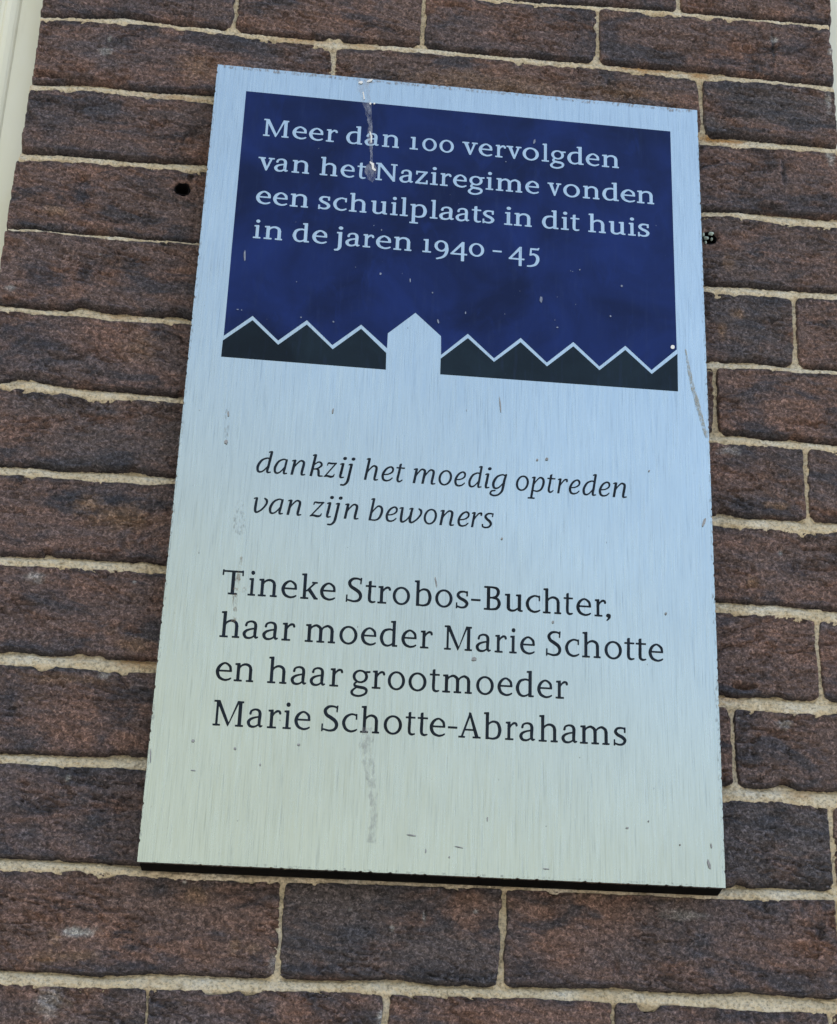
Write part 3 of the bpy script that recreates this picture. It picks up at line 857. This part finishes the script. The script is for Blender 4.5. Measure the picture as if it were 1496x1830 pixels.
IBOWL_L = C((318, 440, 26), (270, 480, 30), (205, 486, 36), (95, 405, 52), (34, 215, 64), (58, 55, 54), (125, 12, 42), (205, 65, 32), (300, 240, 22))
I = {
    'd': [IBOWL_L, stem(302, 180, 705, IW), iflag(300, 725), itail(300)],
    'a': [IBOWL_L, stem(305, 180, 490, IW - 6), itail(300)],
    'n': [stem(64, 0, 480, IW), iflag(64, 490), iarch(64, 302), itail(302)],
    'k': [stem(62, 0, 705, IW), iflag(62, 725), C((80, 225, 24), (190, 268, 34), (268, 370, 48), (235, 462, 42), (165, 478, 32), (95, 400, 22)), C((120, 240, 26), (205, 228, 46), (238, 120, 60), (262, 22, 46), (350, 14, 24))],
    'z': [C((48, 400, 28), (70, 470, 38), (180, 462, 44), (335, 480, 30)), PL((300, 478), (345, 478), (50, 18), (0, 0)), C((10, 12, 24), (110, 34, 50), (230, 12, 58), (310, 40, 40), (330, 100, 24))],
    'i': [stem(78, 150, 475, IW), iflag(78, 490), itail(76), DOT(92, 665, 46)],
    'j': [stem(150, -60, 475, IW), iflag(150, 490), C((150, 0, IW), (138, -130, 58), (80, -225, 44), (0, -232, 40)), DOT(164, 665, 46)],
    'h': [stem(62, 0, 705, IW), iflag(62, 725), iarch(62, 300), itail(300)],
    'e': [C((55, 212, 26), (180, 238, 30), (275, 320, 44), (278, 430, 50), (205, 488, 38), (95, 405, 54), (34, 220, 64), (68, 62, 56), (150, 12, 42), (245, 40, 34), (308, 112, 28))],
    't': [B(66, 126, 300, 590), PL((66, 580), (126, 590), (126, 622), (86, 612)), C((96, 320, IW), (90, 120, IW), (112, 30, 50), (165, 12, 38), (222, 70, 24)), B(0, 232, 462, 492)],
    'm': [stem(64, 0, 480, IW), iflag(64, 490), iarch(64, 290), stem(290, 0, 380, IW), iarch(290, 520), itail(520)],
    'o': [RING(186, 250, 186, 258, 126, 220)],
    'g': [IBOWL_L, C((318, 490, 50), (300, 300, IW), (300, 60, IW), (285, -80, 54), (210, -200, 44), (100, -236, 42), (10, -185, 44), (20, -95, 38), (110, -62, 32))],
    'p': [stem(64, -240, 480, IW), iflag(64, 490), foot(-30, 165, -250), C((70, 210, 22), (125, 350, 28), (215, 480, 38), (312, 440, 54), (346, 290, 64), (310, 100, 54), (215, 14, 38), (100, 24, 26))],
    'r': [stem(64, 0, 480, IW), iflag(64, 490), C((70, 210, 22), (120, 350, 28), (185, 460, 38), (250, 476, 44), (262, 420, 48))],
    'v': [iflag(66, 490), C((70, 470, 50), (76, 300, IW), (98, 80, IW), (150, 14, 44), (255, 110, 40), (338, 290, 46), (330, 420, 54), (268, 482, 34))],
    'b': [stem(64, 0, 705, IW), iflag(64, 725), C((70, 210, 22), (125, 350, 28), (215, 480, 38), (312, 440, 54), (346, 290, 64), (310, 100, 54), (215, 14, 38), (60, 18, 30))],
    'w': [iflag(66, 490), C((70, 470, 50), (74, 300, IW), (92, 80, IW), (140, 14, 44), (230, 90, 34), (300, 250, 24)), iflag(318, 490), C((320, 470, 50), (312, 300, IW), (318, 80, IW), (370, 14, 44), (475, 110, 40), (560, 290, 46), (552, 420, 54), (490, 482, 34))],
    's': [C((272, 470, 32), (210, 488, 36), (120, 470, 46), (72, 385, 60), (125, 300, 62), (215, 225, 64), (262, 130, 60), (215, 38, 46), (120, 12, 38), (45, 40, 34), (28, 100, 38)), B(256, 286, 385, 496)],
}
CELL = 9.0
_cache = {}


def glyph(ch, italic, bold=0.0):
    key = (ch, italic, bold)
    if key in _cache: return _cache[key]
    prims = (I if italic else G)[ch]
    xs = np.arange(-140, 840, CELL); ys = np.arange(-290, 770, CELL)
    X, Y = np.meshgrid(xs, ys)
    D = np.full(X.shape, 1e9)
    for p in prims:
        if p[0] == 'p': d = sd_poly(X, Y, p[1])
        elif p[0] == 'c': d = sd_curve(X, Y, p[1])
        elif p[0] == 'e': d = sd_ell(X, Y, *p[1:])
        else: d = np.maximum(sd_ell(X, Y, *p[1:5]), -sd_ell(X, Y, p[1], p[2], p[5], p[6]))
        D = smin(D, d)
    D = D - bold
    # marching squares -> vertices, polygons
    V = []; F = []; vid = {}
    ny, nx = D.shape
    S = D < 0
    cells = S[:-1, :-1].astype(int) + S[:-1, 1:] + S[1:, 1:] + S[1:, :-1]
    def corner(j, i):
        k = (0, j, i)
        if k not in vid: vid[k] = len(V); V.append((xs[i], ys[j]))
        return vid[k]
    def edge(j0, i0, j1, i1):
        k = (1,) + tuple(sorted(((j0, i0), (j1, i1))))
        if k not in vid:
            a, b = D[j0, i0], D[j1, i1]; t = a / (a - b)
            vid[k] = len(V); V.append((xs[i0] + (xs[i1] - xs[i0]) * t, ys[j0] + (ys[j1] - ys[j0]) * t))
        return vid[k]
    for j, i in zip(*np.nonzero(cells)):
        q = [(j, i), (j, i + 1), (j + 1, i + 1), (j + 1, i)]
        f = []
        for a in range(4):
            c0, c1 = q[a], q[(a + 1) % 4]
            if S[c0]: f.append(corner(*c0))
            if S[c0] != S[c1]: f.append(edge(*c0, *c1))
        if len(f) >= 3: F.append(f)
    V = np.array(V)
    if italic: V[:, 0] += 0.135 * V[:, 1]
    _cache[key] = (V, F)
    return _cache[key]


# every line: baseline ends (photo px), then its letters with left and right ink edges (photo px)
LINES = [
    ('Meer dan 100 vervolgden', (470, 242.4), (1106, 300.7), 0, 'A',
     'M470-516 e522.8-548.5 e552.5-578 r582.3-603 d618.8-648 a652-677.5 n682.5-713 1:732-746.8 0:754.8-780.6 0:785.5-811.2 v826-853.7 e855.5-880 r885-904 v905-932 o934-963 l968-981 g983-1011 d1013.7-1043 e1046.8-1071 n1075.5-1106'),
    ('van het Naziregime vonden', (461, 302.8), (1169, 365.1), 0, 'A',
     'v461.4-490.6 a490.5-515.5 n521-552.4 h571.2-602.9 e608.8-634 t638.5-654.2 N670.7-709.6 a714-738.7 z742.4-764.8 i768.4-782.4 r786.2-806.5 e809.7-834.3 g836.5-865.8 i867.9-881.4 m886.1-933.4 e938.7-963.3 v978.4-1003 o1006.6-1036.2 n1041.4-1071.2 d1076-1106 e1109-1135.2 n1138.3-1169'),
    ('een schuilplaats in dit huis', (457.8, 363.4), (1136.2, 421.5), 0, 'A',
     'e457.8-484.3 e488.1-514.3 n517.6-550.6 s568.8-591.2 c595.5-620.3 h623.5-655 u662.5-691.8 i697.1-710.6 l714.4-728.8 p732.5-763 l768-781.8 a785-811.5 a814.4-839 t843-860 s862-884 i900.9-915.6 n918.5-950.3 d968.5-998 i1002.4-1016.5 t1019.4-1035.6 h1051.2-1082.6 u1087.6-1118.5 i1122.4-1136.2 s1140-1160.6'),
    ('in de jaren 1940 - 45', (451.9, 425.1), (770.3, 451.5), 0, 'A',
     'i451.9-465.5 n471-504.3 d523-553 e558-585 j595.2-614 a617.6-643.5 r648-668 e672-699 n703-735.3 1:754.8-770.3 9:776.5-802 4:805.3-835.3 0:838.2-865.3 -880.4-896.7 4:909.3-937.5 5:941.8-964.2'),
    ('dankzij het moedig optreden', (458.6, 843.5), (1098, 888.1), 1, 'B',
     'd458.6-487 a489.5-514.5 n520-546.9 k553.7-578.5 z579.4-602 i605.4-620.5 j608-635.5 h651-676.6 e682-704.3 t708-723.7 m738-778.8 o783.7-808.2 e812-833 d837-862.5 i866.3-878.5 g875-906.5 o922-945.4 p943.3-973.8 t978-992.8 r995.8-1015 e1016.6-1037.5 d1040.9-1067 e1070-1091 n1093.8-1121'),
    ('van zijn bewoners', (452.8, 915.6), (787.4, 938), 1, 'B',
     'v452.8-479 a480.9-507 n513-539.8 z554.2-579.5 i582-597 j584.9-612.5 n615-641.8 b659.2-685 e689.3-711 w713.5-755 o757.3-781.2 n785-812.6 e817.6-839.5 r842-862 s861-882.3'),
    ('Tineke Strobos-Buchter,', (408, 1061.5), (1062.5, 1100.8), 0, 'C',
     'T396-434.5 i443.2-454.8 n460.6-494.9 e502.9-531 k536.4-568 e572-600 S618.6-647.7 t653-672 r674.3-698 o701.8-733 b740.5-771.6 o777.8-809 s814.9-837.6 -841.8-859 B864.6-895 u902-934.2 c939.6-966 h970.3-1003 t1007.4-1024 e1029.9-1056.5 r1062.5-1083.6 ,1083-1091.6'),
    ('haar moeder Marie Schotte', (392, 1137.7), (1040.3, 1174), 0, 'C',
     'h392-427.7 a434-462.6 a469.2-498 r502.7-526.4 m544.4-599 o606.6-639 e645-672.8 d678.7-710.7 e717.3-744.8 r750.4-772.9 M793.5-843.6 a850.2-877.7 r883.9-905.5 i910-923.5 e929.4-956 S975.8-1003.3 c1009.8-1035.5 h1040.3-1073.5 o1080.4-1111.5 t1116-1134 t1136.5-1155 e1159-1185.4'),
    ('en haar grootmoeder', (417.5, 1216.7), (993, 1247.6), 0, 'C',
     'e385.6-414.7 n417.5-452.6 h477.3-512 a519.8-548.4 a553.9-582 r588.5-612.2 g627.2-661.7 r664.3-687.5 o693-724 o730-762.4 t767.7-785.7 m790.2-843.4 o851-882.6 e889-916 d921.7-954.2 e960-987 r993-1015.2'),
    ('Marie Schotte-Abrahams', (379.6, 1295.7), (1036.4, 1328.2), 0, 'C',
     'M379.6-434.5 a441.6-470.3 r476.9-501.3 i504.7-519.8 e526-554.9 S574.5-605 c611.2-639 h643.4-677.7 o685.7-718.6 t724.6-742.3 t746-764.7 e767.8-796 -800.4-817.5 A819-859 b864.5-896.3 r902.7-925 a928-956.6 h962.6-997 a1003.3-1031.8 m1036.4-1089.5 s1096.6-1119.6'),
]
SIZE = {'A': 0.01228, 'B': 0.01275, 'C': 0.01372}       # x-height in metres


def letter_line(idx, text, p0, p1, italic, grp, spec):
    unit = SIZE[grp] / 500.0
    a = pl(*p0); b = pl(*p1)
    V = []; F = []
    for tok in spec.split():
        if tok[0] == '-': ch, rest = '-', tok[1:]
        elif tok[1] == ':': ch, rest = tok[0], tok[2:]
        else: ch, rest = tok[0], tok[1:]
        l, r = [float(q) for q in rest.split('-')]
        by = p0[1] + (l - p0[0]) * (p1[1] - p0[1]) / (p1[0] - p0[0])
        lift = 0 if ch in 'nhmuriljMNkAB1' and not italic else (11 if grp == 'A' else 15)
        x0 = pl(l, by - lift)[0]; x1 = pl(r, by - lift)[0]
        gv, gf = glyph(ch, italic, {'A': 12.0, 'B': 3.5, 'C': 6.0}[grp])
        gx0, gx1 = gv[:, 0].min(), gv[:, 0].max()
        s = (x1 - x0) / ((gx1 - gx0) * unit)
        s = min(1.14, max(0.86, s))
        xc = (x0 + x1) / 2 - (gx0 + gx1) / 2 * unit * s
        zl = a[1] + (x0 - a[0]) * (b[1] - a[1]) / (b[0] - a[0])
        n = len(V)
        for x, y in gv:
            V.append((xc + x * unit * s, YF - 0.0003, zl + y * unit))
        F += [[n + i for i in f] for f in gf]
    me = mesh('lettering', V, F)
    link('lettering', me, M_METAL if grp == 'A' else M_INK, plaque, label=('bare metal' if grp == 'A' else ('dark italic' if italic else 'dark upright')) + ' line of lettering reading ' + text.rstrip(','))


for i, args in enumerate(LINES):
    letter_line(i, *args)


# ------------------------------------------------------------------ wear on the plaque
def blob(cx, cy, rx, ry, seed, n=14, rot=0.0, rough=0.35):
    P = []
    for i in range(n):
        a = 2 * math.pi * i / n
        k = 1 + rough * float(noise(np.array([math.cos(a) * 1.3 + seed * 3.1]), np.array([math.sin(a) * 1.3 + seed]), seed)[0])
        x, y = math.cos(a) * rx * k, math.sin(a) * ry * k
        P.append((cx + x * math.cos(rot) - y * math.sin(rot), cy + x * math.sin(rot) + y * math.cos(rot)))
    return P


def streak(pts, seed, rough=0.5):
    """a ribbon along points (x, y, width) with uneven edges"""
    L = []; R = []
    q = []
    for (x0, y0, w0), (x1, y1, w1) in zip(pts[:-1], pts[1:]):
        n = max(2, int(math.hypot(x1 - x0, y1 - y0) / 5))
        for i in range(n):
            t = i / n; q.append((x0 + (x1 - x0) * t, y0 + (y1 - y0) * t, w0 + (w1 - w0) * t))
    q.append(pts[-1])
    for i, (x, y, w_) in enumerate(q):
        j = min(i + 1, len(q) - 1); k = max(i - 1, 0)
        tx, ty = q[j][0] - q[k][0], q[j][1] - q[k][1]; m = math.hypot(tx, ty) or 1
        a = float(noise(np.array([i * 0.7 + seed * 9.3]), np.array([0.5]), seed)[0]) * rough; b = float(noise(np.array([i * 0.7]), np.array([seed * 5.3]), seed + 2)[0]) * rough
        L.append((x - ty / m * w_ / 2 * (1 + a), y + tx / m * w_ / 2 * (1 + a))); R.append((x + ty / m * w_ / 2 * (1 + b), y - tx / m * w_ / 2 * (1 + b)))
    return L + R[::-1]


def film_material(name, col, lo, hi, scale, amount):
    m = NT(name)
    p = m.pos(scale=(1, 1, 0.5))
    a = m.ramp(m.noise(p, scale, 5, 0.7), [(lo, 0.0), (hi, amount)])
    m.set(Base_Color=col, Roughness=0.4, Alpha=a)
    return m.m


M_FILM = film_material('glue_film', (0.50, 0.53, 0.62), 0.34, 0.68, 260, 0.45)
M_GREY = film_material('grey_grime', (0.30, 0.30, 0.31), 0.42, 0.70, 330, 0.42)
M_GREYF = film_material('faint_grime', (0.24, 0.25, 0.25), 0.52, 0.70, 560, 0.5)
M_BROWN = film_material('brown_grime', (0.24, 0.17, 0.11), 0.48, 0.66, 520, 0.6)
M_SCR = film_material('scratch_brown', (0.36, 0.33, 0.25), 0.34, 0.60, 600, 0.65)
M_WHITE = simple_material('white_residue', (0.80, 0.78, 0.74), 0.35, 300, 0.1)
M_SPK = simple_material('dark_speck', (0.27, 0.27, 0.27), 0.7, 300, 0.3)
flat('glue_residue', [streak([(648, 143, 22), (652, 170, 19), (658, 195, 12), (662, 225, 6), (661, 245, 9), (664, 275, 4), (664, 296, 4)], 3), blob(663, 308, 11, 17, 4)], 0.0005, M_FILM, plaque,
     label='cloudy glue streak running down through the first line of lettering')
flat('glue_residue', [streak([(657, 1300, 16), (655, 1330, 22), (661, 1380, 20), (668, 1430, 12), (668, 1470, 14), (664, 1506, 16)], 5)], 0.0005, M_GREY, plaque,
     label='grey glue streak below the last line of lettering')
flat('glue_residue', [streak([(432, 995, 5), (426, 1030, 7), (421, 1060, 9), (420, 1090, 7), (418, 1112, 8)], 7), blob(436, 1054, 14, 4, 8, rot=-0.5)], 0.0005, M_BROWN, plaque,
     label='brownish drip crossing the first capital of the lower text')
flat('grime_patch', [blob(428, 930, 12, 40, 11)], 0.0005, M_GREYF, plaque)
flat('grime_patch', [blob(405, 760, 5, 26, 12)], 0.0005, M_GREYF, plaque)
flat('scratch_mark', [streak([(1225, 624, 2), (1235, 680, 7), (1250, 735, 8), (1263, 782, 5)], 9, 0.25)], 0.0005, M_SCR, plaque, label='long brown scrape at the right edge of the plate')
flat('white_residue', [blob(645, 148, 4, 2.5, 21), blob(661, 145, 6, 2, 22, rot=-0.4), streak([(649, 165, 1.5), (651, 178, 2.5)], 23), blob(662, 186, 2, 2.2, 24), blob(669, 186, 1.6, 1.6, 25),
                       streak([(661, 236, 2), (664, 245, 3), (663, 256, 1.6)], 26), streak([(661, 290, 2), (666, 294, 4), (667, 302, 4), (671, 306, 3)], 27)], 0.0007, M_WHITE, plaque, label='small white flecks of dried glue')
def along(p0, p1, t): return (p0[0] + (p1[0] - p0[0]) * t, p0[1] + (p1[1] - p0[1]) * t)
for nm_, p0, p1, n_, w_, m_, lb in (('edge_grime', (400, 119), (1240, 199.5), 60, 5.0, 'M_BROWN', 'rusty grime along the upper edge of the plate'), ('edge_grime', (387, 150), (250, 1500), 60, 5, 'M_GREYF', None), ('edge_grime', (1248, 260), (1293, 1560), 60, 6, 'M_GREYF', None), ('edge_grime', (262, 1538), (1285, 1583), 60, 4, 'M_GREYF', None)):
    pts_ = [(*along(p0, p1, i / n_), w_ * (1 + 0.9 * float(noise(np.array([i * 0.83]), np.array([p0[0] * 0.1]), 31)[0]))) for i in range(n_ + 1)]
    o_ = flat(nm_, [streak(pts_, 13, 0.6)], 0.00035, globals()[m_], plaque)
    if lb: o_['label'] = lb
rnd = random.Random(5)
sp = [(595, 735, 1.6, 5, .2), (404, 790, 3.2, 4, 0), (408, 740, 1.5, 5, 0), (437, 458, 1.2, 9, 0), (1160, 842, 1.5, 1.5, 0), (960, 822, 2, 2, 0), (977, 821, 3, 2.4, 0), (897, 963, 2, 2, 0), (1190, 1097, 2.2, 2.2, 0),
      (847, 1178, 4.5, 3.5, 0), (779, 1040, 1.3, 10, -.2), (269, 1352, 1.2, 14, .05), (345, 1324, 3, 2.4, 0), (420, 1338, 2.5, 2, 0), (534, 1331, 3, 2, 0), (465, 1367, 1.5, 2, 0), (345, 1377, 5, .8, .1),
      (735, 1493, 9, 1.2, .15), (761, 1521, 1.2, 4, 0), (820, 1514, 8, .9, .2), (976, 1553, 6, .9, .1), (1267, 1545, 2.5, 9, -.3), (1271, 1512, 1.3, 5, -.2), (1121, 1480, 3, 1.5, 0), (871, 1464, 1.2, 4, 0),
      (1215, 1510, 1.6, 1.6, 0), (1159, 1468, 1.5, 1.5, 0), (894, 724, 1.3, 14, -.1), (1258, 934, 2.5, 8, .3), (988, 1112, 2.5, 2, 0), (803, 1532, 1.6, 1.6, 0)]
polys = [blob(a, b, c, d, 40 + i, 10, e) for i, (a, b, c, d, e) in enumerate(sp)]
for i in range(25):
    x, z = rnd.uniform(0.01, PW - 0.01), rnd.uniform(0.01, 0.60)
    u = x / PW; v = z / PH
    px = 245 + (1297 - 245) * u + v * (144 - 195 * u); py = 1565 - v * 1400
    if py < 720: continue
    polys.append(blob(px, py, rnd.uniform(0.4, 0.9), rnd.uniform(0.5, 1.3), 200 + i, 7))
flat('dirt_specks', polys, 0.0006, M_SPK, plaque, kind='stuff')
lt = [(1202, 621, 3.6, 3.6, 0)]
flat('white_dot', [blob(a, b, c, d, 3, 16, 0, 0.05) for a, b, c, d, e in lt], 0.0007, M_WHITE, plaque, label='small white dot at the right end of the roof line')
lp = [(967, 536, 2.5, 6, 0), (1091, 566, 1.6, 1.6, 0), (996, 586, 2, 1.2, 0), (538, 568, 1.5, 1.5, 0), (596, 576, 1.7, 1.7, 0), (425, 554, 2, 1, 0), (432, 555, 1, 1, 0), (733, 502, 1, 4, 0), (783, 575, 1.5, 4, -.3), (438, 458, 1.2, 10, 0),
      (680, 490, 2, 2, 0), (773, 524, 1.4, 1.4, 0), (1111, 512, 2, 2, 0), (832, 560, 1, 2.5, 0), (955, 254, 2, 4, .3), (904, 290, 1.1, 1.1, 0), (1036, 483, 1.3, 1.3, 0), (682, 412, 1, 1.5, 0)]
polys = [blob(a, b, c, d, 70 + i, 9, e) for i, (a, b, c, d, e) in enumerate(lp)]
for i in range(24):
    px, py = rnd.uniform(450, 1190), rnd.uniform(250, 590)
    polys.append(blob(px, py, rnd.uniform(0.3, 0.8), rnd.uniform(0.3, 1.0), 300 + i, 6))
M_FLK = simple_material('pale_fleck', (0.20, 0.23, 0.32), 0.6, 300, 0.3)
flat('pale_flecks', polys, 0.0007, M_FLK, plaque, kind='stuff')
